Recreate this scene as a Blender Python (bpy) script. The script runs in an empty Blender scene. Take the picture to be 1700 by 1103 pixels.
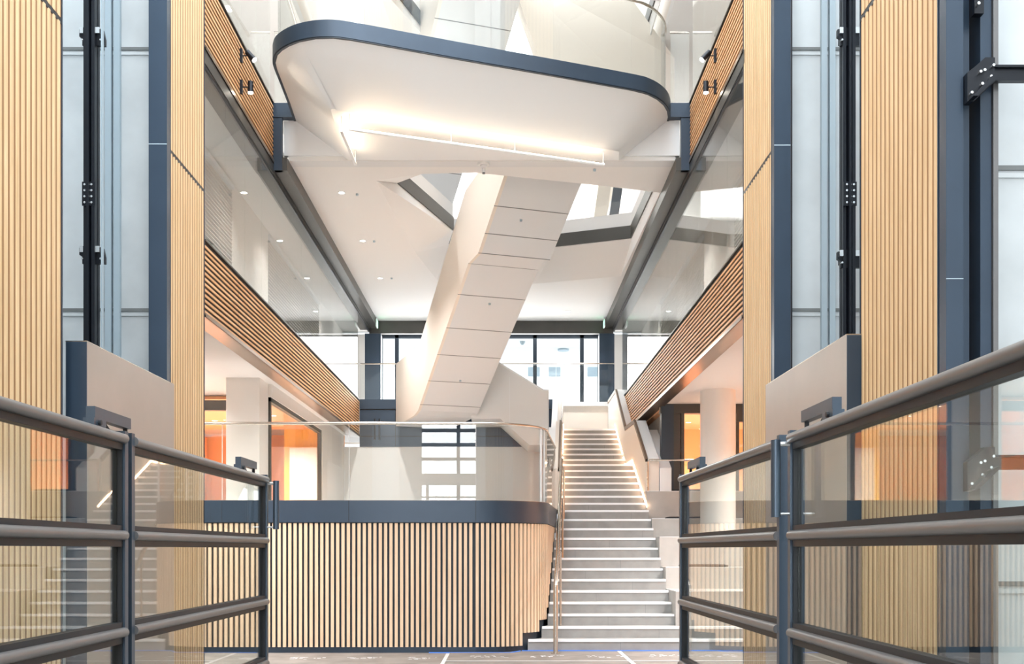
import bpy, math, random
from mathutils import Vector
random.seed(7)
S = bpy.context.scene
COL = S.collection
PI = math.pi

# ------------------------------------------------------------------ camera
cd = bpy.data.cameras.new('camera'); cam = bpy.data.objects.new('camera', cd); COL.objects.link(cam)
cam.location = (0, 0, 1.5); cam.rotation_euler = (PI / 2, 0, 0)
cd.sensor_width = 36; cd.lens = 1718 / 1700 * 36
cd.shift_x = 0.00706; cd.shift_y = 0.2126; cd.clip_end = 300
S.camera = cam
S.view_settings.view_transform = 'Standard'; S.view_settings.look = 'None'
S.view_settings.gamma = 1; S.view_settings.use_curve_mapping = False
S.view_settings.exposure = 0.40
S.cycles.max_bounces = 10; S.cycles.diffuse_bounces = 6; S.cycles.glossy_bounces = 5
S.cycles.transparent_max_bounces = 40; S.cycles.transmission_bounces = 8
S.cycles.sample_clamp_indirect = 6; S.cycles.caustics_reflective = False

# ------------------------------------------------------------------ world + daylight
w = bpy.data.worlds.new('sky'); S.world = w; w.use_nodes = True
bg = w.node_tree.nodes['Background']; bg.inputs[0].default_value = (0.9, 0.96, 1.0, 1); bg.inputs[1].default_value = 2.5

def area(name, loc, rot, sx, sy, power, colr=(1, 1, 1), parent=None):
    l = bpy.data.lights.new(name, 'AREA'); l.shape = 'RECTANGLE'; l.size = sx; l.size_y = sy
    l.energy = power; l.color = colr
    o = bpy.data.objects.new(name, l); COL.objects.link(o); o.location = loc; o.rotation_euler = rot
    if parent: o.parent = parent
    return o
# area lamps added for daylight above the open front hall and outside the entrance
area('skylight_daylight', (-0.35, 5.5, 14.5), (0, 0, 0), 6.0, 17.0, 850, (0.95, 0.98, 1.0))
area('entrance_daylight', (-2.1, -6.7, 4.4), (PI / 2, 0, 0), 2.8, 8.2, 700, (0.95, 0.98, 1.0))
area('rear_window_daylight', (-0.4, 28.2, 6.3), (-PI / 2, 0, 0), 5.8, 2.0, 170, (1.0, 0.98, 0.95))
area('rear_window_daylight', (-0.4, 28.2, 9.3), (-PI / 2, 0, 0), 5.8, 1.8, 260, (1.0, 0.98, 0.95))
area('shaft_fill', (-4.4, 9.4, 13.5), (0, 0, 0), 1.4, 2.2, 330, (0.9, 0.96, 1.0))  # unseen lamps added above the lift shafts to brighten their concrete
area('shaft_fill', (3.7, 9.4, 13.5), (0, 0, 0), 1.4, 2.2, 330, (0.9, 0.96, 1.0))
area('shaft_fill', (3.9, 4.9, 13.5), (0, 0, 0), 1.8, 2.8, 380, (0.9, 0.96, 1.0))

# ------------------------------------------------------------------ materials
def nt(name):
    m = bpy.data.materials.new(name); m.use_nodes = True
    return m, m.node_tree, m.node_tree.nodes['Principled BSDF']
def plain(name, c, rough=0.6, metal=0.0, bump=0.0, var=0.0, scale=6.0, spec=0.5):
    m, t, p = nt(name)
    p.inputs['Base Color'].default_value = (*c, 1); p.inputs['Roughness'].default_value = rough
    p.inputs['Metallic'].default_value = metal; p.inputs['Specular IOR Level'].default_value = spec
    if var or bump:
        tc = t.nodes.new('ShaderNodeNewGeometry'); n = t.nodes.new('ShaderNodeTexNoise')
        n.inputs['Scale'].default_value = scale; n.inputs['Detail'].default_value = 6
        t.links.new(tc.outputs['Position'], n.inputs['Vector'])
        if var:
            r = t.nodes.new('ShaderNodeValToRGB')
            r.color_ramp.elements[0].position = .3; r.color_ramp.elements[1].position = .7
            r.color_ramp.elements[0].color = (*[x * (1 - var) for x in c], 1)
            r.color_ramp.elements[1].color = (*[min(1, x * (1 + var)) for x in c], 1)
            t.links.new(n.outputs['Fac'], r.inputs['Fac']); t.links.new(r.outputs['Color'], p.inputs['Base Color'])
        if bump:
            b = t.nodes.new('ShaderNodeBump'); b.inputs['Strength'].default_value = bump
            t.links.new(n.outputs['Fac'], b.inputs['Height']); t.links.new(b.outputs['Normal'], p.inputs['Normal'])
    return m
def wood(name, c1, c2, axis):
    m, t, p = nt(name)
    g = t.nodes.new('ShaderNodeNewGeometry'); mp = t.nodes.new('ShaderNodeMapping')
    sc = [26, 26, 26]; sc[axis] = 1.1; mp.inputs['Scale'].default_value = sc
    n = t.nodes.new('ShaderNodeTexNoise'); n.inputs['Scale'].default_value = 1; n.inputs['Detail'].default_value = 5
    r = t.nodes.new('ShaderNodeValToRGB'); r.color_ramp.elements[0].position = .3; r.color_ramp.elements[1].position = .72
    r.color_ramp.elements[0].color = (*c1, 1); r.color_ramp.elements[1].color = (*c2, 1)
    t.links.new(g.outputs['Position'], mp.inputs['Vector']); t.links.new(mp.outputs['Vector'], n.inputs['Vector'])
    t.links.new(n.outputs['Fac'], r.inputs['Fac']); t.links.new(r.outputs['Color'], p.inputs['Base Color'])
    p.inputs['Roughness'].default_value = .5; p.inputs['Specular IOR Level'].default_value = .3
    return m
def emit(name, c, s):
    m, t, p = nt(name)
    p.inputs['Base Color'].default_value = (*c, 1)
    p.inputs['Emission Color'].default_value = (*c, 1); p.inputs['Emission Strength'].default_value = s
    return m
def glass(name, tint=(.972, .985, .976), f0=.04):
    m = bpy.data.materials.new(name); m.use_nodes = True; t = m.node_tree; t.nodes.clear()
    o = t.nodes.new('ShaderNodeOutputMaterial'); mx = t.nodes.new('ShaderNodeMixShader')
    tr = t.nodes.new('ShaderNodeBsdfTransparent'); tr.inputs[0].default_value = (*tint, 1)
    gl = t.nodes.new('ShaderNodeBsdfGlossy'); gl.inputs['Roughness'].default_value = 0.0
    lw = t.nodes.new('ShaderNodeLayerWeight'); lw.inputs[0].default_value = .5
    pw = t.nodes.new('ShaderNodeMath'); pw.operation = 'POWER'; pw.inputs[1].default_value = 5
    ma = t.nodes.new('ShaderNodeMath'); ma.operation = 'MULTIPLY_ADD'; ma.inputs[1].default_value = 1 - f0; ma.inputs[2].default_value = f0
    t.links.new(lw.outputs['Facing'], pw.inputs[0]); t.links.new(pw.outputs[0], ma.inputs[0])
    t.links.new(ma.outputs[0], mx.inputs[0]); t.links.new(tr.outputs[0], mx.inputs[1]); t.links.new(gl.outputs[0], mx.inputs[2])
    t.links.new(mx.outputs[0], o.inputs[0])
    return m
M = dict(
    wood_v=wood('oak_vertical', (.57, .39, .215), (.72, .53, .32), 2),
    wood_h=wood('oak_horizontal', (.60, .30, .13), (.84, .53, .30), 1),
    wood_f=wood('pale_oak_vertical', (.69, .50, .34), (.83, .65, .47), 2),
    groove=plain('groove_brown', (.30, .165, .075), .8),
    slot=plain('slot_dark', (.022, .020, .02), .7),
    slotblue=plain('slot_blue_black', (.035, .048, .066), .6),
    blue=plain('blue_grey_metal', (.033, .055, .088), .34, .25, var=.06, scale=3),
    bluedk=plain('dark_blue_metal', (.035, .05, .07), .35, .4),
    steelgrey=plain('warm_grey_anodised', (.185, .185, .19), .30, .5),
    gate=plain('gate_blue_grey', (.060, .088, .125), .30, .45),  # blue of reflected daylight put into the base colour of grey metal
    lip=plain('gate_dark_bead', (.020, .023, .028), .45, .0, spec=.3),
    black=plain('black_metal', (.008, .011, .018), .35, .3),
    darksteel=plain('dark_bronze_steel', (.062, .060, .055), .40, .35, var=.1, scale=3),
    zinc=plain('zinc_bolt', (.75, .78, .8), .25, .9),
    bronze=plain('bronze_trim', (.30, .22, .16), .28, .9),
    inox=plain('brushed_stainless', (.62, .58, .53), .26, 1.0, var=.05, scale=2),
    panel=plain('satin_steel_panel', (.50, .47, .44), .42, .75, var=.05, scale=1.6),
    white=plain('white_plaster', (.80, .775, .745), .75),
    cream=plain('cream_painted_panel', (.80, .735, .665), .6),
    soffit=plain('pale_grey_soffit', (.70, .715, .73), .7),
    whiteb=plain('white_board', (.83, .86, .89), .55),
    greywall=plain('pale_grey_wall', (.76, .77, .77), .7),
    ceil=plain('ceiling_paint', (.79, .785, .78), .8),
    concrete=plain('cast_concrete', (.60, .645, .67), .8, var=.10, scale=1.7, bump=.06),
    joint=plain('concrete_joint', (.20, .215, .22), .9),
    stair=plain('grey_stone_tile', (.315, .315, .31), .6, var=.10, scale=5),
    tier=plain('grey_tier_tile', (.42, .41, .395), .65, var=.07, scale=4),
    nose=plain('white_nosing', (.93, .96, 1.0), .35),
    board=plain('protective_board', (.20, .18, .165), .7, var=.22, scale=3),
    print=plain('printed_marks', (.6, .62, .65), .7),
    tape=plain('pale_tape', (.6, .6, .6), .5),
    bluetape=plain('blue_masking_tape', (.10, .28, .90), .6),
    orange=plain('orange_wall', (.92, .46, .22), .6),
    orangec=plain('orange_ceiling', (.93, .52, .30), .6),
    yellow=plain('yellow_wall', (.95, .62, .12), .6),
    cable=plain('pale_blue_strip', (.40, .50, .57), .5, .1),
    brown=plain('brown_cap', (.17, .12, .085), .5),
    cushion=plain('charcoal_cushion', (.02, .02, .024), .8),
    blind=plain('blind_slat', (.70, .67, .62), .6),
    render=plain('pale_render', (.85, .86, .88), .8),
    paneblue=plain('blue_window', (.26, .32, .38), .3),
    led=emit('warm_led', (1.0, .76, .52), 18),
    ledw=emit('warm_led_stair', (1.0, .66, .42), 16),
    lamp=emit('lamp_glow', (1.0, .93, .8), 26),
    green=emit('exit_green', (.25, .8, .45), 2.2),
    glass=glass('clear_glass'),
    gglass=glass('gate_glass', (.94, .972, .958), .05),
)

# ------------------------------------------------------------------ mesh builder
class MB:
    def __init__(s): s.v = []; s.f = []
    def box(s, x0, x1, y0, y1, z0, z1):
        b = len(s.v)
        s.v += [(x0, y0, z0), (x1, y0, z0), (x1, y1, z0), (x0, y1, z0), (x0, y0, z1), (x1, y0, z1), (x1, y1, z1), (x0, y1, z1)]
        s.f += [tuple(b + i for i in q) for q in ((0, 3, 2, 1), (4, 5, 6, 7), (0, 1, 5, 4), (1, 2, 6, 5), (2, 3, 7, 6), (3, 0, 4, 7))]
        return s
    def loft(s, rings, caps=True):            # rings: lists of equal length, closed
        b = len(s.v); n = len(rings[0])
        for r in rings: s.v += [tuple(p) for p in r]
        for k in range(len(rings) - 1):
            for i in range(n):
                j = (i + 1) % n
                s.f.append((b + k * n + i, b + k * n + j, b + (k + 1) * n + j, b + (k + 1) * n + i))
        if caps:
            s.f.append(tuple(b + i for i in reversed(range(n))))
            s.f.append(tuple(b + (len(rings) - 1) * n + i for i in range(n)))
        return s
    def prism(s, poly, z0, z1):               # plan polygon
        return s.loft([[(x, y, z0) for x, y in poly], [(x, y, z1) for x, y in poly]])
    def prism_y(s, poly, y0, y1):             # x-z polygon
        return s.loft([[(x, y0, z) for x, z in poly], [(x, y1, z) for x, z in poly]])
    def tube(s, pts, r, n=10, caps=True):
        pts = [Vector(p) for p in pts]; rings = []
        for i, p in enumerate(pts):
            a = pts[max(i - 1, 0)]; c = pts[min(i + 1, len(pts) - 1)]
            d = (c - a).normalized(); up = Vector((0, 0, 1)) if abs(d.z) < .95 else Vector((1, 0, 0))
            u = d.cross(up).normalized(); v = u.cross(d)
            rr = r[i] if isinstance(r, (list, tuple)) else r
            rings.append([tuple(p + rr * (math.cos(2 * PI * k / n) * u + math.sin(2 * PI * k / n) * v)) for k in range(n)])
        return s.loft(rings, caps)
    def obox(s, c, ang, lx, ly, z0, z1):      # box centred c=(x,y), rotated
        ca, sa = math.cos(ang), math.sin(ang)
        P = [(c[0] + ca * a - sa * b, c[1] + sa * a + ca * b) for a, b in ((-lx / 2, -ly / 2), (lx / 2, -ly / 2), (lx / 2, ly / 2), (-lx / 2, ly / 2))]
        return s.prism(P, z0, z1)

def empty(name, loc, label, cat, group=None):
    o = bpy.data.objects.new(name, None); COL.objects.link(o); o.location = loc; o.empty_display_size = .2
    o['label'] = label; o['category'] = cat
    if group: o['group'] = group
    return o
def wloc(o):
    v = Vector(o.location)
    while o.parent: o = o.parent; v += Vector(o.location)
    return v
def obj(name, mb, mat, parent=None, label=None, cat=None, group=None, kind=None, smooth=False):
    me = bpy.data.meshes.new(name)
    if parent: off = wloc(parent); loc = Vector((0, 0, 0))
    else:
        xs = [v[0] for v in mb.v]; ys = [v[1] for v in mb.v]; zs = [v[2] for v in mb.v]
        off = Vector(((min(xs) + max(xs)) / 2, (min(ys) + max(ys)) / 2, min(zs))); loc = off
    me.from_pydata([tuple(Vector(v) - off) for v in mb.v], [], mb.f); me.update()
    me.materials.append(M[mat] if isinstance(mat, str) else mat)
    if smooth:
        for p in me.polygons: p.use_smooth = True
    import bmesh
    bm = bmesh.new(); bm.from_mesh(me); bmesh.ops.recalc_face_normals(bm, faces=bm.faces); bm.to_mesh(me); bm.free()
    if smooth:
        me.set_sharp_from_angle(angle=math.radians(38))
    o = bpy.data.objects.new(name, me); COL.objects.link(o); o.location = loc
    if parent: o.parent = parent
    if label: o['label'] = label
    if cat: o['category'] = cat
    if group: o['group'] = group
    if kind: o['kind'] = kind
    return o
def struct(name, mb, mat, label, cat, parent=None):
    return obj(name, mb, mat, parent, label, cat, kind='structure')
def B(*a): return MB().box(*a)
def copy_tree(o, parent=None):
    c = o.copy(); COL.objects.link(c); c.parent = parent
    for ch in o.children: copy_tree(ch, c)
    return c

XL, XR = -3.465, 2.77

# ================================================================== SETTING
fl = struct('floor', B(-9, 8, -6, 30, -.2, 0), 'board', 'dark covered hall floor at the foot of the staircase', 'floor')

# protective boards, tape, prints
for x0, x1, y0, y1, lb in ((-.80, 1.66, 13.87, 15.0, 'grey protective floor board between handrail post and curved slatted wall'),
                           (-3.3, -.84, 13.5, 14.9, 'brown protective floor board below the left part of the slatted wall'),
                           (1.72, 3.6, 13.87, 15.2, 'grey protective floor board in front of the lowest step at right')):
    sh = empty('protective_board', ((x0 + x1) / 2, (y0 + y1) / 2, 0), lb, 'floor covering', 'protective boards on the floor')
    obj('board', B(x0, x1, y0, y1, .0, .006), 'board', sh)
    mb = MB()
    for cx in [x0 + .3 + i * .82 for i in range(int((x1 - x0) / .8))]:
        for k in range(16):
            px = cx + random.uniform(0, .5); pyy = (y0 + y1) / 2 + random.uniform(-.14, .16)
            l = random.uniform(.015, .07)
            mb.box(px, px + l, pyy, pyy + random.uniform(.012, .05), .006, .0072)
    obj('printed_marks', mb, 'print', sh, kind='stuff')
obj('tape', B(1.65, 1.71, 11.5, 15.2, .0072, .009), 'tape', label='pale grey tape strip running along the floor towards the steps', cat='tape')
obj('tape', B(-.84, -.79, 11.5, 14.85, .0072, .009), 'tape', label='pale tape strip on the floor below the curved slatted wall', cat='tape')
obj('tape', B(-.8, 3.6, 13.83, 13.86, .0075, .010), 'nose', label='thin white tape line across the floor in front of the staircase', cat='tape')

# platform outline: flat front, quarter turn of radius 1.1, then straight back beside the stair
def outline(off=0.0, n=12):
    P = [(-7.0, 15.0 + off)]
    for i in range(n + 1):
        a = -PI / 2 + i / n * PI / 2
        P.append((-.42 + (1.1 - off) * math.cos(a), 16.1 + (1.1 - off) * math.sin(a)))
    P.append((.93 - off, 18.62))
    return P
def xout(y):
    if y < 16.1: return -.42 + math.sqrt(max(0, 1.21 - (16.1 - y) ** 2))
    return .68 + (y - 16.1) * .25 / 2.52
def stepz(y): return 0 if y < 15.3 else .17 * min(13, int((y - 15.3) / .28) + 1)

# ---- platform (raised floor with slatted front)
pf = empty('raised_platform', (-2, 16, 0), 'raised platform with curved front of vertical pale oak slats and blue rim', 'platform')
# core mass
core = outline(.06) + [(.87, 18.60), (.87, 24.7), (-7.0, 24.7)]
obj('core', MB().prism(core, 0, 2.19), 'slotblue', pf)
obj('deck', MB().prism(outline(.05) + [(.88, 24.7), (-7.0, 24.7)], 2.19, 2.205), 'white', pf)
mb = MB()                                    # slats
def slat(mb, c, ang, zb, wd=.045, dp=.03, zt=1.885): mb.obox(c, ang, wd, dp, zb, zt)
x = -6.9
while x < -.42:
    slat(mb, (x, 15.0 + .016), 0, .085); x += .0772
s = .02
while s < 1.1 * PI / 2:
    a = -PI / 2 + s / 1.1
    c = (-.42 + 1.084 * math.cos(a), 16.1 + 1.084 * math.sin(a))
    z = stepz(c[1] + .05); slat(mb, c, a + PI / 2, z + (.085 if z == 0 else .10)); s += .077
y = 16.12
while y < 18.6:
    z = stepz(y + .05); slat(mb, (xout(y) - .016, y), PI / 2 - math.atan(.25 / 2.52), min(z + .10, 1.8)); y += .077
obj('slats', mb, 'wood_f', pf)
def band(mb, o0, o1, z0, z1):
    A = outline(o0); Bq = outline(o1)[::-1]
    mb.prism(A + Bq, z0, z1)
mb = MB(); band(mb, -.012, .05, 1.893, 2.214); obj('rim', mb, 'blue', pf, smooth=True)
mb = MB(); band(mb, -.0145, .02, 2.208, 2.2165); obj('rim_edge', mb, 'steelgrey', pf)
mb = MB(); mb.prism([(-7, 15.03), (-.42, 15.03), (-.1, 15.08), (.21, 15.29), (.21, 15.5), (-7, 15.5)], 0, .085); obj('plinth', mb, 'blue', pf)
for xx in (-2.26, -.42, -4.1): obj('joint', B(xx - .003, xx + .003, 14.985, 14.99, 1.893, 2.214), 'slot', pf)
tp = MB()
for y0 in (0,):
    tp.box(-1.1, .1, 14.985, 15.0, 0, .012).prism([(.1, 14.99), (.235, 15.25), (.235, 15.28), (.08, 15.0)], 0, .012)
obj('tape', tp, 'bluetape', label='blue masking tape along the foot of the slatted wall', cat='tape')
obj('tape', B(.25, 3.6, 15.27, 15.296, 0, .012), 'bluetape', label='blue masking tape along the lowest stair riser', cat='tape')

# glass balustrade on the platform
gb = empty('glass_balustrade', (-2, 15.02, 2.2165), 'frameless glass balustrade with stainless rail curving along the platform rim', 'balustrade')
def pane(x0, x1, y0, y1, z0, z1, parent, name='pane', mat='glass'): return obj(name, B(x0, x1, y0, y1, z0, z1), mat, parent)
for a, b in ((-6.0, -4.104), (-4.098, -2.264), (-2.256, -.424)): pane(a, b, 15.02, 15.034, 2.2, 3.32, gb)
A = outline(.02)[1:-2]; Bq = outline(.034)[1:-2]
obj('pane', MB().prism(A + Bq[::-1], 2.2, 3.32), 'glass', gb)
A = outline(.02)[-2:]; Bq = outline(.034)[-2:]
obj('pane', MB().prism(A + Bq[::-1], 2.2, 3.32), 'glass', gb)
rl = [(p[0], p[1], 3.335) for p in outline(.027, 16)]; rl[0] = (-6.0, 15.027, 3.335)
rl = [rl[0], (-3, 15.027, 3.335)] + rl[1:]
obj('handrail', MB().tube(rl, .022, 10), 'inox', gb, smooth=True)
for ex, ey in ((-4.101, 15.02), (-2.26, 15.02), (-.42, 15.02), (.545, 15.60), (.60, 15.76)): obj('pane_edge', B(ex - .003 - (.01 if ey > 15.1 else 0), ex + .003 + (.01 if ey > 15.1 else 0), ey - .001, ey + .016, 2.22, 3.315), 'greywall', gb)
obj('end_post', B(.74, .78, 17.6, 17.62, 2.2, 3.32), 'whiteb', gb)

# ---- back wall and blue beam behind the platform
struct('wall_back', B(-3.85, 1.2, 24.76, 25.0, 0, 3.96), 'greywall', 'pale grey back wall behind the platform under the blue beam', 'wall')
bb = empty('blue_beam', (-1, 24.76, 3.96), 'blue grey panelled beam across the back wall under the upper glass balustrade', 'beam')
obj('panel', B(-3.47, 1.2, 24.74, 25.0, 3.96, 4.84), 'blue', bb)
obj('curb', B(-3.47, 1.2, 24.70, 25.0, 4.86, 5.09), 'blue', bb)
obj('seam', MB().box(-3.47, 1.2, 24.735, 24.99, 4.84, 4.86).box(-3.47, 1.2, 24.735, 24.74, 4.20, 4.215).box(-2.62, -2.605, 24.735, 24.74, 3.96, 4.84), 'slot', bb)
for xx in (-3.10, -2.99): obj('pull_handle', B(xx - .02, xx + .02, 24.66, 24.70, 4.12, 4.62).box(xx - .012, xx + .012, 24.70, 24.74, 4.2, 4.22).box(xx - .012, xx + .012, 24.70, 24.74, 4.5, 4.52), 'black', bb)
g = empty('glass_balustrade', (-3, 24.8, 5.09), 'short upper glass balustrade above the blue beam, left of the white staircase', 'balustrade')
pane(-3.46, -2.98, 24.80, 24.814, 5.0, 5.94, g); pane(-2.97, -2.4, 24.80, 24.814, 5.0, 5.94, g)
obj('handrail', MB().tube([(-3.46, 24.807, 5.955), (-2.4, 24.807, 5.955)], .018, 8), 'inox', g, smooth=True)

# upper floor (level one) behind
struct('floor_upper', MB().box(-3.46, 1.3, 25.0, 28.4, 4.2, 4.45).box(1.2, 3.4, 24.6, 28.4, 4.2, 4.33), 'soffit', 'upper floor slab in front of the back windows', 'floor')

# ================================================================== MAIN STAIR
st = empty('staircase', (1.7, 15.3, 0), 'straight grey stone staircase with white nosings climbing between low walls', 'staircase')
D = {}; Z = {}
for k in range(1, 14): D[k] = 15.3 + .28 * (k - 1); Z[k] = .17 * k
for k in range(14, 21): D[k] = 18.66 + .344 * (k - 13); Z[k] = 2.21 + .1465 * (k - 13)
for k in range(21, 28): D[k] = 22.25 + .342 * (k - 21); Z[k] = 3.443 + .148 * (k - 21)
def xl(y):
    if y < 18.66: return xout(y) + .004
    return .985 + (y - 18.66) * .068
XS = 2.60
low = MB(); up = MB(); nosl = []
for k in range(1, 28):
    y0 = D[k]; y1 = D[k + 1] if k < 27 else 26.1
    zb = 0 if k < 14 else Z[k] - .55
    right = 6.2 if k <= 2 else XS
    n = 4 if k < 5 else 1; left0 = [(xl(y0 + (y1 - y0) * i / n), y0 + (y1 - y0) * i / n) for i in range(n + 1)]
    poly = left0 + [(right, y1), (right, y0)]
    (low if k < 14 else up).prism([(a, b + .0) for a, b in poly], max(0, zb), Z[k])
    nosl.append((left0[0][0], right, y0, Z[k]))
obj('lower_flight', low, 'stair', st); obj('upper_flight', up, 'stair', st)
for k in range(1, 28):
    for q in range(1):
        xx = 1.1 + (k * .61) % 1.35
        obj('tile_joint', B(xx, xx + .004, D[k] - .002, D[k] + .01, (Z[k - 1] if k > 1 else 0), Z[k] - .04), 'joint', st)
for a, b, y0, z in nosl: obj('nosing', B(a + .01, b - .003, y0 - .012, y0 + .045, z - .034, z + .003), 'nose', st)
# led strips hidden at the foot of both side walls
def strip(path, h0, h1):
    mb = MB()
    for (xa, ya, za), (xb, yb, zb) in zip(path, path[1:]):
        mb.loft([[(xa, ya, za + h0), (xa + .012, ya, za + h0), (xa + .012, ya, za + h1), (xa, ya, za + h1)],
                 [(xb, yb, zb + h0), (xb + .012, yb, zb + h0), (xb + .012, yb, zb + h1), (xb, yb, zb + h1)]])
    return mb
pr = [(XS - .016, D[13] + .2, Z[13] + .06), (XS - .016, 21.07, Z[20] + .06), (XS - .016, 22.2, Z[20] + .06), (XS - .016, 24.4, Z[27] + .1)]
obj('led_strip', strip(pr, .0, .03), 'ledw', st)
pl = [(xl(y) + .004, y, z) for _, y, z in pr]
obj('led_strip', strip(pl, .0, .03), 'ledw', st)
# side walls (parapets)
def parapet(x_in, sgn, th, prof, base, dz=0.0):
    mb = MB()
    for (ya, za), (yb, zb) in zip(prof, prof[1:]):
        xa, xb = x_in(ya), x_in(yb)
        P = lambda xx, y, z0, z1: [(xx, y, z0), (xx + sgn * th, y, z0), (xx + sgn * th, y, z1), (xx, y, z1)]
        mb.loft([P(xa, ya, base(ya), za + dz), P(xb, yb, base(yb), zb + dz)])
    return mb
prof = [(18.2, 1.98 + .75), (18.66, 2.96), (20.8, 4.08), (22.35, 4.12), (24.3, 5.24), (26.05, 5.22)]
baseR = lambda y: 2.577 if y < 22 else 3.0
fr = lambda y: XS; fl_ = lambda y: .985 + (y - 18.66) * .068
profR = [(19.06, 3.17)] + prof[2:]
obj('right_side_wall', parapet(fr, 1, .24, profR, baseR), 'cream', st)
obj('right_outer_ledge', parapet(lambda y: XS + .25, 1, .22, profR, baseR, -.17), 'whiteb', st)
wt = MB()
for (ya, za), (yb, zb) in zip(profR, profR[1:]):
    ya += .012 if ya < 19.1 else 0
    wt.loft([[(XS + .04, ya, za - .03), (XS + .235, ya, za - .03), (XS + .235, ya, za + .016), (XS + .04, ya, za + .016)], [(XS + .04, yb, zb - .03), (XS + .235, yb, zb - .03), (XS + .235, yb, zb + .016), (XS + .04, yb, zb + .016)]])
obj('right_wall_top', wt, 'whiteb', st)
capR = MB()
for (ya, za), (yb, zb) in zip(profR, profR[1:]):
    capR.loft([[(XS - .012, ya, za - .05), (XS + .035, ya, za - .05), (XS + .035, ya, za + .03), (XS - .012, ya, za + .03)],
               [(XS - .012, yb, zb - .05), (XS + .035, yb, zb - .05), (XS + .035, yb, zb + .03), (XS - .012, yb, zb + .03)]])
obj('dark_edge_cap', capR, 'brown', st)
profL = [(18.7, 2.96)] + prof[2:5] + [(24.6, 5.24)]
baseL = lambda y: 2.2165 if y < 21 else 2.9
obj('left_side_wall', parapet(fl_, -1, .10, profL, baseL), 'cream', st)
obj('left_outer_ledge', parapet(lambda y: fl_(y) - .1, -1, .14, profL, baseL, -.12), 'whiteb', st)
capL = MB()
for (ya, za), (yb, zb) in zip(profL, profL[1:]):
    xa, xb = fl_(ya), fl_(yb)
    capL.loft([[(xa - .03, ya, za - .05), (xa + .012, ya, za - .05), (xa + .012, ya, za + .03), (xa - .03, ya, za + .03)],
               [(xb - .03, yb, zb - .05), (xb + .012, yb, zb - .05), (xb + .012, yb, zb + .03), (xb - .03, yb, zb + .03)]])
obj('dark_edge_cap', capL, 'brown', st)
obj('end_wall', B(1.30, XS, 26.1, 26.2, 4.0, 5.12).box(1.9, 1.91, 26.095, 26.1, 4.33, 5.12), 'cream', st)
obj('end_wall_sill', B(1.30, XS + .1, 26.06, 26.24, 5.12, 5.22), 'whiteb', st)

# main handrail
hr = empty('stair_handrail', (.73, 14.85, 0), 'stainless tube handrail rising along the left edge of the grey stairs', 'handrail')
obj('post', MB().tube([(.73, 14.85, .0), (.73, 14.85, .99)], .034, 14), 'inox', hr, smooth=True)
obj('base_plate', MB().tube([(.73, 14.85, 0), (.73, 14.85, .018)], .065, 16), 'inox', hr, smooth=True)
obj('rail', MB().tube([(.73, 14.85, .96), (.735, 14.89, 1.03), (.80, 15.6, 1.42), (1.02, 18.66, 3.13)], .030, 12), 'inox', hr, smooth=True)
for yy in (15.72, 17.3, 18.4):
    xx = .73 + (yy - 14.85) * .076
    obj('post', MB().tube([(xx + .05, yy, stepz(yy)), (xx + .05, yy, 1.02 + (yy - 14.89) * .56 - .02), (xx, yy, 1.02 + (yy - 14.89) * .56)], .018, 8), 'inox', hr, smooth=True)

# seating tiers on the right
tiers = [(15.75, .867, 'lowest grey seating block beside the stairs, nearest the floor'),
         (16.72, 1.218, 'second grey seating block from the floor, with a dark cushion'),
         (17.40, 1.717, 'middle grey seating block of the stepped tiers'),
         (18.30, 2.05, 'grey seating block with cushion just below the top tier'),
         (18.95, 2.575, 'topmost grey seating block carrying the metal rail')]
ends = [16.72, 17.40, 18.30, 18.95, 20.6]
for (y0, z, lb), y1 in zip(tiers, ends):
    t = empty('seating_block', (3, y0, 0), lb, 'seating block', 'stepped seating blocks right of the stairs')
    obj('block', B(XS + .002, 6.2, y0 + .002, y1, 0, z), 'tier', t)
    obj('edge', B(XS + .002, 6.2, y0, y0 + .02, z - .008, z), 'whiteb', t)
for (xa, y0, z, lb) in ((2.86, 16.76, 1.218, 'dark round-edged cushion on the second seating block'),
                        (2.88, 18.35, 2.05, 'dark cushion lying on the block below the top tier'),
                        (3.08, 19.0, 2.575, 'dark cushion on the topmost seating block by the rail')):
    mb = MB(); n = 20
    r0 = [(xa + .4 + .4 * math.copysign(abs(math.cos(2 * PI * i / n)) ** .5, math.cos(2 * PI * i / n)), y0 + .22 + .2 * math.copysign(abs(math.sin(2 * PI * i / n)) ** .5, math.sin(2 * PI * i / n))) for i in range(n)]
    cx, cy = xa + .4, y0 + .22
    sc = lambda q: [(cx + (a - cx) * q, cy + (b - cy) * q) for a, b in r0]
    mb.loft([[(a, b, z + .001) for a, b in sc(.93)], [(a, b, z + .015) for a, b in r0], [(a, b, z + .03) for a, b in sc(.98)], [(a, b, z + .04) for a, b in sc(.85)]])
    obj('seat_cushion', mb, 'cushion', label=lb, cat='cushion', group='cushions on the seating blocks', smooth=True)
tr = empty('tier_rail', (3, 19.1, 2.575), 'thin stainless guard rail standing on the topmost seating block', 'rail')
obj('rail', MB().tube([(2.625, 18.985, 2.576), (2.625, 18.985, 3.12), (2.645, 18.985, 3.14), (4.9, 18.985, 3.14)], .018, 8), 'inox', tr, smooth=True)
obj('post', MB().tube([(4.88, 18.985, 2.576), (4.88, 18.985, 3.13)], .016, 8), 'inox', tr, smooth=True)

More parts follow.
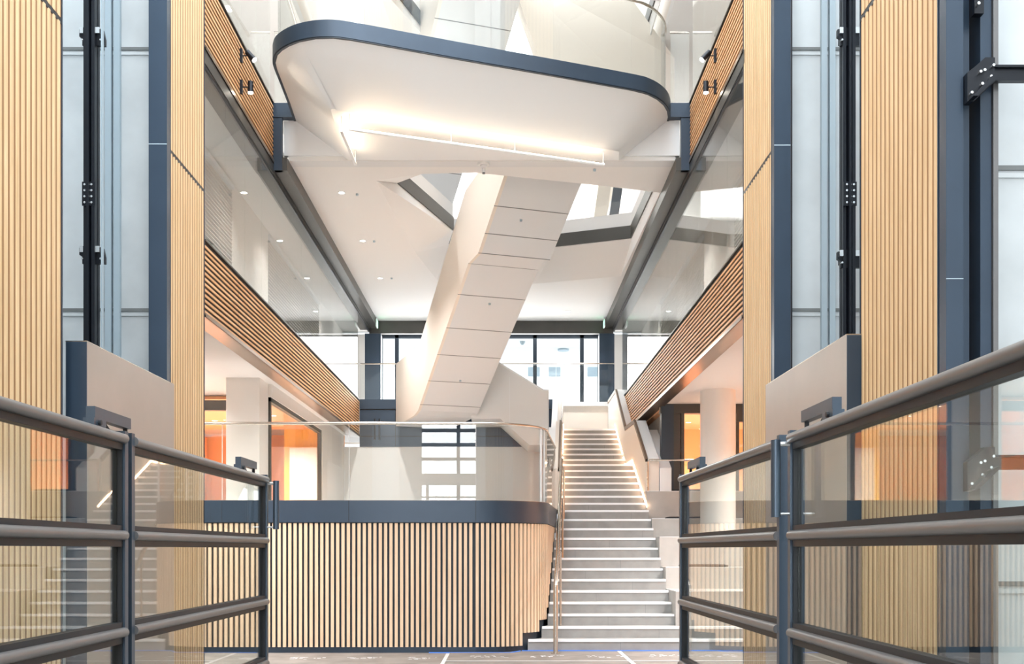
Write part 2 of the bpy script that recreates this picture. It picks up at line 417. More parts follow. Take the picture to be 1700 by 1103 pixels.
# ================================================================== WOODEN BANDS, UPPER GLAZING
def wood_band(xw, sgn, y0, y1, z0, z1, joints, label, bottom=True):
    # sgn: +1 face looks towards +X (left wall), -1 towards -X
    t = empty('slatted_balcony_front', (xw, (y0 + y1) / 2, z0), label, 'slatted band', 'horizontal oak slat bands along the upper floors')
    e = lambda a: xw - sgn * a
    bx = lambda mb, a, b, ya, yb, za, zb: mb.box(min(e(a), e(b)), max(e(a), e(b)), ya, yb, za, zb)
    obj('backing', bx(MB(), .012, .10, y0, y1, z0, z1), 'slot', t)
    n = 13; p = (z1 - z0 - .03) / n
    edges = [y0] + joints + [y1]
    mb = MB()
    for i in range(n):
        za = z0 + .02 + i * p
        for ya, yb in zip(edges, edges[1:]): bx(mb, 0, .012, ya + .010, yb - .010, za, za + p * .46)
    obj('slats', mb, 'wood_h', t)
    obj('top_trim', bx(MB(), -.01, .10, y0, y1, z1, z1 + .02), 'darksteel', t)
    if bottom:
        obj('bottom_trim', bx(bx(MB(), -.01, .22, y0, y1, z0 - .03, z0 - .005), -.012, .0, y0, y1, z0 - .03, z0 + .018), 'bronze', t)
    return t
wood_band(XL, 1, 11.96, 24.72, 4.22, 5.07, [13.45, 16.9, 20.4], 'lower left oak slat band running to the back above the orange room')
wood_band(XR, -1, 12.05, 24.2, 4.22, 5.07, [13.45, 16.9, 20.4], 'lower right oak slat band running down to the stair wall')
wood_band(XL, 1, 11.96, 15.5, 7.32, 8.19, [13.5], 'upper left oak slat band with two spotlights, ending at a blue post')
wood_band(XR, -1, 12.05, 15.5, 7.32, 8.19, [13.5], 'upper right oak slat band with two spotlights, ending at a blue post')

def glazing(name, xw, y0, y1, n, z0, z1, label, lintel=True, frame='darksteel'):
    t = empty(name, (xw, (y0 + y1) / 2, z0), label, 'glazed wall'); t['kind'] = 'structure'
    d = (y1 - y0) / n
    for i in range(n): pane(xw - .006, xw + .006, y0 + i * d + .004, y0 + (i + 1) * d - .004, z0, z1, t)
    return t
glazing('window_1', XL - .03, 11.96, 24.6, 13, 5.09, 7.13, 'left upper wall of frameless clear glass panes above the slat band')
glazing('window_2', XR + .03, 12.05, 24.6, 13, 5.09, 7.13, 'right upper wall of frameless clear glass panes above the slat band')
glazing('window_3', XL - .03, 11.96, 15.4, 4, 8.21, 10.3, 'clear glass panes above the upper left slat band')
glazing('window_4', XR + .03, 12.05, 15.4, 4, 8.21, 10.3, 'clear glass panes above the upper right slat band')
for i, (xw, sg, nm) in enumerate(((XL, 1, 'left'), (XR, -1, 'right'))):
    e = lambda a: xw - sg * a
    t = empty('steel_lintel', (xw, 18, 7.13), 'dark steel lintel beam along the head of the %s glass wall' % nm, 'lintel')
    bx = lambda mb, a, b, ya, yb, za, zb: mb.box(min(e(a), e(b)), max(e(a), e(b)), ya, yb, za, zb)
    obj('beam', bx(MB(), .0, .25, 11.96, 15.5, 7.13, 7.29), 'darksteel', t)
    obj('beam', bx(MB(), .0, .25, 15.5, 26.6, 7.15, 7.38), 'darksteel', t)
    obj('flange', bx(MB(), -.20, -.012, 15.52, 26.6, 7.19, 7.384), 'darksteel', t)
    obj('track', bx(MB(), .01, .05, 11.96, 26.6, 7.10, 7.13), 'black', t)
    t = empty('steel_lintel', (xw, 14, 10.3), 'dark steel lintel high above the upper %s slat band' % nm, 'lintel')
    obj('beam', bx(MB(), .0, .25, 11.96, 15.5, 10.3, 10.48), 'darksteel', t)
    # blue post + edge beam at the end of the upper band
    t = empty('blue_edge_frame', (xw, 15.5, 7.32), 'blue steel post and edge beam at the end of the upper %s band' % nm, 'steel frame')
    obj('post', bx(MB(), -.125, .12, 15.51, 15.60, 7.19, 7.98), 'blue', t)
    obj('edge_beam', bx(MB(), -.33 if i else -.31, .12, 15.49, 15.62, 7.98, 8.19), 'blue', t)
    t2 = empty('glass_balustrade', (xw + sg * .2, 15.55, 8.19), 'short glass balustrade on the blue edge beam at the %s end of the bridge' % nm, 'balustrade')
    pane(min(e(0), e(-.28)), max(e(0), e(-.28)), 15.54, 15.552, 8.19, 9.25, t2)
    obj('handrail', MB().tube([(e(0), 15.546, 9.27), (e(-.29), 15.546, 9.27)], .018, 8), 'inox', t2, smooth=True)

# ================================================================== PIERS, SHAFTS, CONCRETE
def pier(xw, sg, y0, y1, label, zt=13.5):
    e = lambda a: xw - sg * a
    bx = lambda mb, a, b, ya, yb, za, zb: mb.box(min(e(a), e(b)), max(e(a), e(b)), ya, yb, za, zb)
    t = empty('slatted_pier', (xw, (y0 + y1) / 2, 0), label, 'pier', 'tall oak slat piers beside the lift shafts')
    obj('backing', bx(MB(), .008, .20, y0, y1, 0, zt), 'groove', t)
    mb = MB(); n = int((y1 - y0) / .0845); p = (y1 - y0) / n
    for i in range(n):
        a = y0 + i * p + .012; b = a + p - .038
        for za, zb in ((0, 5.62), (5.655, zt)):
            pts = [(.008, a - .002), (.003, a + .001), (0, a + .010), (0, b - .010), (.003, b - .001), (.008, b + .002)]
            mb.loft([[(e(u), v, za) for u, v in pts], [(e(u), v, zb) for u, v in pts]])
    obj('slats', mb, 'wood_v', t)
    obj('joint', bx(MB(), .003, .04, y0, y1, 5.615, 5.66), 'black', t)
    obj('corner_trim', bx(MB(), .0, .2, y0 - .012, y0, 0, zt).box(min(e(0), e(.2)), max(e(0), e(.2)), y1, y1 + .012, 0, zt), 'blue', t)
    return t
pier(XL, 1, 10.74, 11.94, 'narrow oak slat pier left of the hall, beyond the left lift shaft')
pier(XR, -1, 10.77, 12.03, 'narrow oak slat pier right of the hall, beyond the right lift shaft')
pier(XL, 1, 3.0, 8.10, 'wide oak slat pier at the left edge, in front of the left shaft')
pier(XR, -1, 6.63, 8.07, 'wide oak slat pier between the two right lift shafts')
def jamb(x0, x1, y, label):
    t = empty('steel_jamb', ((x0 + x1) / 2, y, 0), label, 'jamb', 'blue steel jambs of the lift shafts')
    obj('face', B(x0, x1, y, y + .10, 0, 13.5), 'blue', t)
    obj('seam', B(x0, x1, y - .002, y, 5.66, 5.67).box(x0, x1, y - .002, y, 3.2, 3.205), 'cable', t)
jamb(XL - .19, XL - .002, 10.62, 'blue steel jamb on the far side of the left lift shaft')
jamb(XR + .002, XR + .19, 10.65, 'blue steel jamb on the far side of the middle right shaft')
jamb(XR + .002, XR + .11, 6.50, 'blue steel jamb left of the nearest right shaft')
def conc(name, x0, x1, y0, y1, label, face='y'):
    o = struct(name, B(x0, x1, y0, y1, 0, 13.5), 'concrete', label, 'wall')
    if face == 'y':
        for z in (1.26, 4.01, 6.76, 9.5): obj('joint', B(x0, x1, y0 - .014, y0 + .01, z, z + .03), 'joint', o)
        mb = MB()
        for z in (1.24, 3.99, 6.74, 9.48): mb.box(x0, x1, y0 - .012, y0 + .01, z - .03, z)
        obj('ridge', mb, 'concrete', o)
    return o
conc('wall_left_shaft', -5.6, -3.67, 10.9, 11.15, 'cast concrete back wall of the left lift shaft')
conc('wall_left_side', -5.6, -5.4, 7.6, 10.9, 'concrete side wall inside the left shaft', 'x')
conc('wall_left_front', -5.6, -3.7, 7.5, 7.7, 'concrete near wall inside the left shaft', 'x')
conc('wall_right_shaft', 2.98, 4.9, 10.9, 11.15, 'cast concrete back wall of the middle right shaft')
conc('wall_right_side', 4.7, 4.9, 7.6, 10.9, 'concrete side wall inside the middle right shaft', 'x')
conc('wall_right_near', 2.97, 5.2, 6.85, 7.05, 'cast concrete back wall of the nearest right shaft')
conc('wall_right_outer', 5.0, 5.2, 2.0, 6.85, 'concrete side wall inside the nearest right shaft', 'x')

def guide_rail(x, y, sg, zb, zf, label, w=.10):
    t = empty('guide_rail', (x, y, 0), label, 'guide rail')
    h = w / 2
    obj('rail', B(x - h, x - h * .45, y, y + .12, 0, 13.5).box(x + h * .45, x + h, y - .02, y + .12, 0, 13.5).box(x - h, x + h, y + .05, y + .07, 0, 13.5).box(x - .012, x + .012, y - .045, y + .05, 0, 13.5), 'black', t)
    for z in zb:
        mb = MB()
        mb.prism_y([(x - h - .05, z), (x - h - .05, z + .07), (x - h, z + .09), (x + h, z + .09), (x + h + .07, z + .07), (x + h + .09, z - .02), (x + h + .09, z - .09), (x - h - .02, z - .09), (x - h - .02, z - .02)], y + .02, y + .06)
        mb.box(x - h, x + h, y + .06, y + .16, z - .03, z + .03)
        br = obj('bracket', mb, 'black', t)
        obj('clip', B(x - h - .035, x - h, y - .01, y + .02, z + .02, z + .08), 'zinc', br); obj('clip', B(x + h, x + h + .045, y - .01, y + .02, z + .02, z + .08), 'zinc', br)
        for q in (-h - .01, h + .055): obj('bolt', MB().tube([(x + q, y + .02, z - .045), (x + q, y - .01, z - .045)], .010, 8), 'zinc', br)
    for z in zf:
        fp = obj('fish_plate', B(x - h - .003, x + h + .008, y - .028, y - .02, z - .12, z + .12), 'black', t)
        for q in (-.034, .006, .036):
            for i in range(4):
                zz = z - .09 + i * .06
                obj('bolt', MB().tube([(x + q, y - .028, zz), (x + q, y - .040, zz)], .011, 8), 'zinc', fp)
    return t
# left: px 137-157 near y 9.6
guide_rail(-4.175, 10.4, 1, (6.67, 4.47), (5.07,), 'black lift guide rail with bolts and brackets in the left shaft', .12)
guide_rail(3.46, 10.4, 1, (6.67, 4.43), (5.07,), 'black lift guide rail with bolts in the middle right shaft', .12)
for x, lb in ((-3.98, 'left'), (-3.88, 'right')):
    pass
def strip_thing(x0, x1, y, label): obj('shaft_strip', B(x0, x1, y, y + .05, 0, 13.5), 'cable', label=label, cat='rail', group='pale strips on the shaft walls')
strip_thing(-4.19, -4.125, 10.84, 'pale blue steel strip on the left shaft wall, left one of the pair')
strip_thing(-4.10, -4.035, 10.84, 'pale blue steel strip on the left shaft wall, right one of the pair')
strip_thing(3.32, 3.38, 10.84, 'pale blue steel strip on the right shaft wall, left one of the pair')
strip_thing(3.405, 3.465, 10.84, 'pale blue steel strip on the right shaft wall, right one of the pair')
strip_thing(-4.02, -4.01, 10.3, 'thin steel cable line hanging in the left shaft')
obj('shaft_cable', MB().tube([(2.853, 10.3, 0), (2.853, 10.3, 13.5)], .008, 6), 'black', label='thin dark cable hanging beside the blue jamb of the middle right shaft', cat='cable')
# near right shaft: guide rail with heavy bracket and side arm
t = empty('guide_rail', (3.0, 6.6, 0), 'large guide rail with black bracket and side arm in the nearest right shaft', 'guide rail')
obj('rail', B(3.01, 3.08, 6.55, 6.78, 0, 13.5), 'blue', t); obj('front_edge', B(3.084, 3.115, 6.53, 6.62, 0, 13.5), 'steelgrey', t)
for z in (4.45, 2.02):
    b = obj('bracket', MB().prism_y([(2.884, z - .155), (2.884, z + .026), (2.94, z + .07), (2.995, z + .12), (3.056, z + .12), (3.056, z - .03), (2.922, z - .155)], 6.45, 6.51)
            .prism_y([(2.89, z - .15), (2.92, z - .15), (3.05, z - .025), (3.05, z - .005), (3.0, z - .03)], 6.38, 6.45), 'black', t)
    for (a, c) in ((3.035, .06), (3.02, -.01), (2.965, -.055), (2.98, .03), (2.955, .02), (2.90, -.11)):
        obj('bolt', MB().tube([(a, 6.45, z + c), (a, 6.42, z + c)], .009, 8), 'zinc', b)
    obj('arm', B(3.05, 4.95, 6.46, 6.50, z - .02, z + .065).box(3.05, 4.95, 6.44, 6.50, z + .055, z + .07), 'black', t)
b = obj('fish_plate', B(2.95, 3.01, 6.50, 6.55, 4.87, 5.08), 'black', t)
obj('bolt', MB().tube([(2.965, 6.50, 4.92), (2.965, 6.47, 4.92)], .010, 8), 'zinc', b); obj('bolt', MB().tube([(2.985, 6.50, 4.98), (2.985, 6.47, 4.98)], .010, 8), 'zinc', b)

# steel box parapets in the shaft openings
for x0, x1, y0, y1, lb in ((-3.53, -3.355, 8.32, 10.5, 'tall satin steel box panel standing in the left lift opening'),
                           (2.66, 2.83, 8.06, 10.55, 'tall satin steel box panel standing in the right lift opening')):
    t = empty('steel_panel_box', ((x0 + x1) / 2, (y0 + y1) / 2, 0), lb, 'steel panel', 'satin steel boxes in the lift openings')
    obj('casing', B(x0, x1, y0, y1, 0, 3.175), 'panel', t)
    obj('end_face', B(x0 + .004, x1 - .004, y0 - .006, y0, 0, 3.17), 'blue', t)
    obj('edge_trim', B(x0, x1, y0 - .006, y1, 3.175, 3.18), 'inox', t)

# outer enclosure near the camera
struct('wall_rear', MB().box(-9, -2.9, -6.2, -6, 0, 11).box(-.9, 8, -6.2, -6, 0, 11).box(-2.9, -.9, -6.2, -6, 8.3, 11).box(-2.9, -.9, -6.2, -6, 3.75, 4.15).box(-2.9, -.9, -6.2, -6, 0, .3),
       'white', 'white entrance wall behind the viewpoint with tall louvred windows', 'wall')
t = empty('window_5', (-2, -6.1, 3), 'tall louvred entrance window mirrored in the platform glass', 'window'); t['kind'] = 'structure'
mb = MB().box(-1.68, -1.56, -6.15, -6.05, .3, 8.3)
for z in (4.6, 5.1, 5.6, 6.1, 6.7, 7.3): mb.box(-2.9, -.9, -6.15, -6.05, z, z + .12)
mb.box(-2.75, -2.65, -6.15, -6.05, .3, 3.75).box(-2.9, -.9, -6.15, -6.05, 3.3, 3.36)
obj('frame', mb, 'bluedk', t)
struct('wall_left', B(-3.9, -3.67, -6, 7.5, 0, 11), 'white', 'white side wall behind the wide left pier', 'wall')
struct('wall_right', B(3.9, 4.1, -6, 2.0, 0, 11), 'white', 'white side wall near the viewpoint', 'wall')

# ================================================================== LEFT / RIGHT LOWER ROOMS
struct('ceiling_left', B(-9, XL - .105, 11.96, 24.76, 4.235, 4.4), 'ceil', 'white ceiling of the lower left room under the slat band', 'ceiling')
struct('ceiling_right', B(XR + .105, 8, 12.05, 26, 4.235, 4.4), 'ceil', 'white ceiling of the lower right room under the slat band', 'ceiling')
struct('wall_left_room', MB().box(-3.95, -3.85, 21.85, 24.76, 2.206, 4.235), 'white', 'white wall between the orange room window and the back wall', 'wall')
struct('wall_left_end', B(-9, -3.85, 24.76, 24.9, 0, 4.235).box(-9.1, -9, 11, 24.9, 0, 4.235), 'orange', 'orange end wall of the lower left room', 'wall')
struct('wall_left_front_room', B(-9, -3.67, 11.16, 11.3, 0, 4.235), 'white', 'white wall behind the left lift shaft', 'wall')
struct('wall_right_front_room', B(2.98, 8, 11.16, 11.3, 0, 4.235), 'white', 'white wall behind the right lift shaft', 'wall')
struct('wall_right_room', B(2.86 + .24, 2.86 + .3, 19.62, 26, 2.577, 4.235), 'white', 'white wall under the right slat band beside the stair', 'wall')
struct('wall_right_end', B(2.9, 8, 25.9, 26.0, 0, 4.235).box(6.3, 6.4, 11, 26, 0, 4.235), 'orange', 'orange end wall of the lower right room', 'wall')

def framed(name, x, y0, y1, z0, z1, label, nm=1):
    t = empty(name, (x, (y0 + y1) / 2, z0), label, 'window'); t['kind'] = 'structure'
    mb = MB().box(x - .05, x + .03, y0, y0 + .07, z0, z1).box(x - .05, x + .03, y1 - .06, y1, z0, z1).box(x - .05, x + .03, y0, y1, z1 - .07, z1)
    obj('frame', mb, 'darksteel', t)
    d = (y1 - y0 - .14) / nm
    for i in range(nm): pane(x - .02, x - .008, y0 + .07 + i * d + .003, y0 + .07 + (i + 1) * d - .003, z0, z1 - .07, t)
framed('window_6', -3.9, 17.1, 21.85, 2.205, 4.02, 'dark framed glass front of the orange room at left', 3)
struct('trim_1', B(-3.95, -3.85, 17.1, 21.85, 4.02, 4.235), 'white', 'white strip above the orange room window', 'wall')
# transverse glazed front left with dark header
t = empty('window_7', (-6, 18.2, 2.2), 'dark headed glass front of the orange room beyond the white column', 'window'); t['kind'] = 'structure'
obj('header', B(-9, -4.5, 18.15, 18.3, 3.95, 4.12), 'darksteel', t)
obj('post', B(-4.62, -4.55, 18.15, 18.3, 2.2, 3.95), 'darksteel', t)
pane(-9, -4.62, 18.2, 18.212, 2.2, 3.95, t)
obj('wall_column', B(-4.43, -3.90, 16.45, 17.06, 2.205, 4.235), 'white', label='square white column beside the orange room window', cat='column')
# interior objects of left room
struct('wall_left_inner', B(-4.9, -3.96, 23.0, 23.1, 2.2, 4.235), 'yellow', 'yellow wall at the back of the orange room', 'wall')
obj('display_board', B(-4.75, -4.1, 22.85, 22.9, 2.6, 3.75), 'whiteb', label='white board standing in the orange room', cat='board')
struct('ceiling_room', B(-8.9, -3.97, 18.35, 23.0, 4.17, 4.22), 'orangec', 'orange ceiling of the left room', 'ceiling')
struct('wall_left_far', B(-7.2, -7.1, 18.3, 24.7, 2.2, 4.17), 'orange', 'orange side wall of the left room', 'wall')
g = empty('glass_balustrade', (-4.9, 16.5, 2.2), 'small inner glass balustrade beside the white column at left', 'balustrade')
pane(-5.2, -5.19, 15.6, 17.9, 2.205, 3.1, g); obj('handrail', MB().tube([(-5.195, 15.6, 3.12), (-5.195, 17.9, 3.12)], .02, 8), 'inox', g, smooth=True)
# right room
t = empty('window_8', (4, 18.8, 2.6), 'dark framed glass front of the orange room at right', 'window'); t['kind'] = 'structure'
obj('header', B(XR + .15, 6.3, 19.42, 19.6, 4.06, 4.235), 'darksteel', t)
obj('post', B(3.31, 3.37, 19.42, 19.6, 2.6, 4.06).box(4.34, 4.40, 19.42, 19.6, 2.6, 4.06), 'darksteel', t)
obj('header', B(4.34, 6.3, 19.40, 19.56, 3.9, 4.06), 'darksteel', t)
pane(3.37, 6.3, 19.5, 19.512, 2.58, 4.06, t)
obj('steel_post', B(2.94, 3.17, 19.41, 19.6, 2.577, 4.22), 'bluedk', label='dark blue steel post under the end of the right slat band', cat='post')
obj('steel_post', B(3.175, 3.30, 19.44, 19.6, 2.577, 4.22), 'darksteel', label='slim dark post beside the blue steel post at right', cat='post')
struct('wall_right_inner', B(3.0, 6.3, 23.0, 23.1, 2.0, 4.235), 'orange', 'orange back wall of the right room', 'wall')
struct('ceiling_right_room', B(2.97, 6.3, 19.65, 23.0, 4.17, 4.22), 'orangec', 'orange ceiling of the right room', 'ceiling')
struct('floor_right_room', B(XR + .17, 6.3, 20.6, 25.9, 2.3, 2.575), 'tier', 'floor of the lower right room', 'floor')
mb = MB().tube([(3.67, 17.82, 1.718), (3.67, 17.82, 4.235)], .30, 40)
obj('round_column', mb, 'white', label='round white column standing on the seating tiers at right', cat='column', smooth=True)

# upper side corridors behind glass (level one)
struct('floor_left_upper', B(-8, XL - .1, 11.3, 28, 4.4, 4.5), 'soffit', 'floor of the upper left corridor behind the glass', 'floor')
struct('floor_right_upper', B(XR + .1, 7.4, 11.3, 28, 4.4, 4.5), 'soffit', 'floor of the upper right corridor behind the glass', 'floor')
struct('ceiling_left_upper', B(-8, XL - .105, 11.3, 28, 7.40, 7.6), 'ceil', 'ceiling of the upper left corridor', 'ceiling')
struct('ceiling_right_upper', B(XR + .105, 7.4, 11.3, 28, 7.40, 7.6), 'ceil', 'ceiling of the upper right corridor', 'ceiling')
for sg, xp, nm in ((1, -4.38, 'left'), (-1, 3.685, 'right')):
    segs = [(16.5 * 1.0 + 1.3, 20.6)]
    a, b = sorted((xp, xp - sg * .2))
    struct('wall_%s_corridor' % nm, MB().box(a, b, 16.6, 19.15, 4.5, 7.4).box(a, b, 11.3, 12.2, 4.5, 7.4).box(a, b, 24.4, 28, 4.5, 7.4).box(a, b, 12.2, 16.6, 4.5, 4.9).box(a, b, 19.15, 24.4, 4.5, 4.9)
           .box(a, b, 12.2, 16.6, 7.34, 7.4).box(a, b, 19.15, 24.4, 7.34, 7.4), 'white', 'white inner wall of the upper %s corridor' % nm, 'wall')
    for ya, yb, wh in ((12.2, 16.6, 'nearer'), (19.15, 24.4, 'farther')):
        t = empty('venetian_blind', (xp, ya, 4.9), '%s white venetian blind behind the upper %s glass wall' % (wh, nm), 'blind', 'venetian blinds in the upper corridors')
        mb = MB(); z = 4.92
        while z < 7.26:
            mb.loft([[(xp - .012, ya, z), (xp + .012, ya, z), (xp + .012, ya, z + .012), (xp - .012, ya, z + .012)], [(xp - .012, yb, z), (xp + .012, yb, z), (xp + .012, yb, z + .012), (xp - .012, yb, z + .012)]]); z += .062
        obj('slats', mb, 'blind', t); obj('headrail', B(xp - .04, xp + .04, ya, yb, 7.28, 7.34), 'whiteb', t)
    xo = -7.9 if sg > 0 else 7.3
    struct('wall_%s_office' % nm, B(min(xo, xo - sg * .1), max(xo, xo - sg * .1), 11.3, 28, 4.5, 7.4), 'cream', 'cream far wall of the upper %s offices' % nm, 'wall')

# ================================================================== SLAB, BRIDGE
ZC = 7.385
hole_o = [(-2.05, 16.5), (-1.77, 20.5), (-1.48, 22.57), (.67, 22.9), (2.50, 22.27), (2.56, 17.05), (1.2, 16.62), (-.45, 16.15), (-1.3, 16.2)]
hole_i = [(-1.82, 17.4), (-1.0, 20.0), (-1.14, 20.9), (1.02, 21.08), (2.51, 20.5), (2.56, 17.25), (1.2, 16.8), (-.45, 16.3), (-1.2, 16.5)]
def ring(mb, A, za, Bp, zb):
    b = len(mb.v); n = len(A)
    mb.v += [(x, y, za) for x, y in A] + [(x, y, zb) for x, y in Bp]
    for i in range(n):
        j = (i + 1) % n; mb.f.append((b + i, b + j, b + n + j, b + n + i))
def slab_ceiling(name, dz, label, yb):
    O = [(XL + .19, 15.65), (XL + .19, yb), (XR - .2, yb), (XR - .2, 15.65)]
    mb = MB()
    # outer boundary sampled to match the hole ring: fan by quads
    n = len(hole_o); outer = []
    for x, y in hole_o:
        pass
    outer = [(XL + .19, 15.65), (XL + .19, 20.5), (XL + .19, yb), (.67, yb), (XR - .2, yb), (XR - .2, 17.05), (XR - .2, 15.65), (-.45, 15.65), (-1.6, 15.65)]
    ring(mb, outer, ZC + dz, hole_o, ZC + dz)
    ring(mb, hole_o, ZC + dz, hole_i, 7.66 + dz)
    ring(mb, hole_i, 7.66 + dz, hole_i, 8.185 + dz)
    ring(mb, hole_i, 8.185 + dz, outer, 8.185 + dz)
    ring(mb, outer, 8.185 + dz, outer, ZC + dz)
    o = struct(name, mb, 'ceil', label, 'ceiling')
    rim = MB()
    sh = [(x, y) for x, y in hole_i]
    cx, cy = .6, 19.0
    inn = [(x + (cx - x) * .012, y + (cy - y) * .012) for x, y in sh]
    ring(rim, sh, 7.67 + dz, inn, 7.67 + dz); ring(rim, inn, 7.67 + dz, inn, 7.92 + dz); ring(rim, inn, 7.92 + dz, sh, 7.92 + dz)
    obj('steel_rim', rim, 'darksteel', o)
    return o
slab_ceiling('ceiling', 0, 'white folded ceiling slab with a triangular void around the diagonal staircase', 26.7)
slab_ceiling('ceiling_top', 3.15, 'highest white ceiling slab above the bridge', 29.5)
struct('ceiling_back', B(XL, XR, 26.7, 29.5, 7.40, 8.18), 'ceil', 'strip of white ceiling in front of the back windows', 'ceiling')
struct('ceiling_side', MB().box(-8, XL - .02, 11.3, 29, 10.5, 10.7).box(XR + .02, 7.4, 11.3, 29, 10.5, 10.7), 'ceil', 'ceilings of the second floor side corridors', 'ceiling')
struct('wall_left_upper', MB().box(-8.1, -8, 11.3, 29, 8.2, 10.5).box(-3.7, XL - .05, 11.3, 29, 10.7, 13.6), 'cream', 'cream side wall of the upper storeys at left', 'wall')
struct('wall_right_upper', MB().box(7.4, 7.5, 11.3, 29, 8.2, 10.5).box(XR + .05, 3.0, 11.3, 29, 10.7, 13.6), 'cream', 'cream side wall of the upper storeys at right', 'wall')
struct('floor_side_upper', MB().box(-8, XL - .1, 11.3, 29, 7.9, 8.2).box(XR + .1, 7.4, 11.3, 29, 7.9, 8.2).box(-8, XL - .1, 11.2, 11.3, 4.4, 10.6).box(XR + .2, 7.4, 11.2, 11.3, 4.4, 10.6), 'white', 'second floor side corridors', 'floor')
struct('wall_top_back', MB().box(XL - .3, XR + .3, 28.9, 29.1, 10.5, 13.6).box(-8, -3.4, 28.9, 29.1, 8.2, 10.6).box(2.6, 7.4, 28.9, 29.1, 8.2, 10.6), 'cream', 'cream back wall of the upper storeys', 'wall')

br = empty('bridge_balcony', (0, 15.5, 7.385), 'rounded white balcony of the bridge with blue metal rim hanging overhead', 'balcony')
rim = [(-3.17, 15.64), (-3.13, 15.0), (-3.10, 14.3), (-3.087, 13.95), (-3.064, 13.74), (-2.99, 13.53), (-2.90, 13.40), (-2.78, 13.28), (-2.62, 13.17), (-2.40, 13.09), (-2.17, 13.075), (-1.95, 13.13), (-1.48, 13.31), (-.651, 13.636), (.683, 14.137), (1.803, 14.568), (2.042, 14.70), (2.20, 14.86), (2.33, 15.06), (2.41, 15.26), (2.46, 15.48), (2.465, 15.64)]
inner = [(-2.36, 15.64), (-2.35, 14.9), (-2.34, 14.3), (-2.335, 14.0), (-2.328, 13.86), (-2.32, 13.83), (-2.31, 13.815), (-2.30, 13.81), (-2.28, 13.81), (-2.24, 13.85), (-2.2, 13.865), (-2.05, 13.92), (-1.6, 14.083), (-.75, 14.393), (.5, 14.848), (1.40, 15.175), (1.478, 15.205), (1.56, 15.235), (1.62, 15.26), (1.66, 15.28), (1.69, 15.30), (1.72, 15.64)]
mb = MB(); n = len(rim)
mb.v += [(x, y, 7.985) for x, y in rim] + [(x, y, ZC) for x, y in inner]
for i in range(n - 1): mb.f.append((i, i + 1, n + i + 1, n + i))
mb.f.append(tuple(n + i for i in range(n)))
mb.v += [(x, y, 8.0) for x, y in rim]; mb.f.append(tuple(2 * n + i for i in range(n)))
for i in range(n - 1): mb.f.append((i, i + 1, 2 * n + i + 1, 2 * n + i))
mb.f += [(0, n, 2 * n - 1, n - 1, 3 * n - 1, 2 * n)]
obj('soffit', mb, 'whiteb', br, smooth=True)
def offs(P, d):
    R = []
    for i, p in enumerate(P):
        a = Vector(P[max(i - 1, 0)]); c = Vector(P[min(i + 1, len(P) - 1)]); t_ = (c - a).normalized(); nrm = Vector((t_.y, -t_.x))
        R.append(tuple(Vector(p) + nrm * d))
    return R
# densify the rim for smooth metal
def dens(P, k=3):
    R = []
    for i in range(len(P) - 1):
        p0 = Vector(P[max(i - 1, 0)]); p1 = Vector(P[i]); p2 = Vector(P[i + 1]); p3 = Vector(P[min(i + 2, len(P) - 1)])
        for q in range(k):
            s = q / k
            R.append(tuple(.5 * ((2 * p1) + (p2 - p0) * s + (2 * p0 - 5 * p1 + 4 * p2 - p3) * s * s + (3 * p1 - p0 - 3 * p2 + p3) * s ** 3)))
    R.append(tuple(P[-1])); return R
rd = dens(rim, 3)
obj('rim', MB().prism(offs(rd, .02) + offs(rd, -.03)[::-1], 7.98, 8.19), 'blue', br, smooth=True)
obj('rim_shadow_gap', MB().prism(offs(rd, .012) + offs(rd, -.03)[::-1], 7.968, 7.98), 'bluedk', br)
obj('deck', MB().prism(offs(rim, -.04), 8.0, 8.18), 'white', br)
# glass upstand of the balcony in panes
gl = offs(rim, -.05); gl2 = offs(rim, -.062)
cuts = [0, 4, 11, 14, 15, 21]
for a, b in zip(cuts, cuts[1:]):
    A = gl[a:b + 1]; Bq = gl2[a:b + 1]
    obj('pane', MB().prism(A + Bq[::-1], 8.17, 9.25), 'glass', br)
obj('handrail', MB().tube([(x, y, 9.27) for x, y in dens(offs(rim, -.056), 3)], .02, 8), 'inox', br, smooth=True)
struct('trim_2', MB().box(XL + .13, -2.36, 15.62, 15.70, 7.45, 7.975).box(1.72, XR - .13, 15.62, 15.70, 7.45, 7.975), 'whiteb', 'white vertical slab face at both sides of the bridge balcony', 'trim')
struct('trim_3', MB().box(XL + .19, XR - .19, 15.66, 15.9, ZC - .005, 7.46), 'soffit', 'white slab edge below the bridge face', 'trim')

# suspended linear luminaires under the balcony
def linlamp(a, b, z, rods, label, pw):
    t = empty('linear_lamp', ((a[0] + b[0]) / 2, (a[1] + b[1]) / 2, z), label, 'lamp', 'suspended linear lamps under the balcony')
    A, Bv = Vector(a), Vector(b); d = (Bv - A).normalized(); nn = Vector((-d.y, d.x)) * .018
    P = [tuple(A + nn), tuple(Bv + nn), tuple(Bv - nn), tuple(A - nn)]
    obj('profile', MB().prism(P, z, z + .02), 'whiteb', t)
    P2 = [tuple(A + nn * .8), tuple(Bv + nn * .8), tuple(Bv - nn * .8), tuple(A - nn * .8)]
    obj('diffuser', MB().prism(P2, z + .02, z + .03), 'led', t)
    for s in rods:
        p = A + (Bv - A) * s; zt = ZC - .001 if s > .9 else ZC + .04
        obj('rod', MB().tube([(p.x, p.y, z + .02), (p.x, p.y, zt)], .008, 6), 'whiteb', t)
linlamp((-2.105, 13.97), (1.465, 15.27), 7.165, (0.003, .38, .63, .997), 'long thin suspended linear lamp glowing under the front of the balcony', 1)
linlamp((-2.215, 14.03), (-2.20, 15.25), 7.165, (0.01, .99), 'short suspended linear lamp under the left end of the balcony', 1)

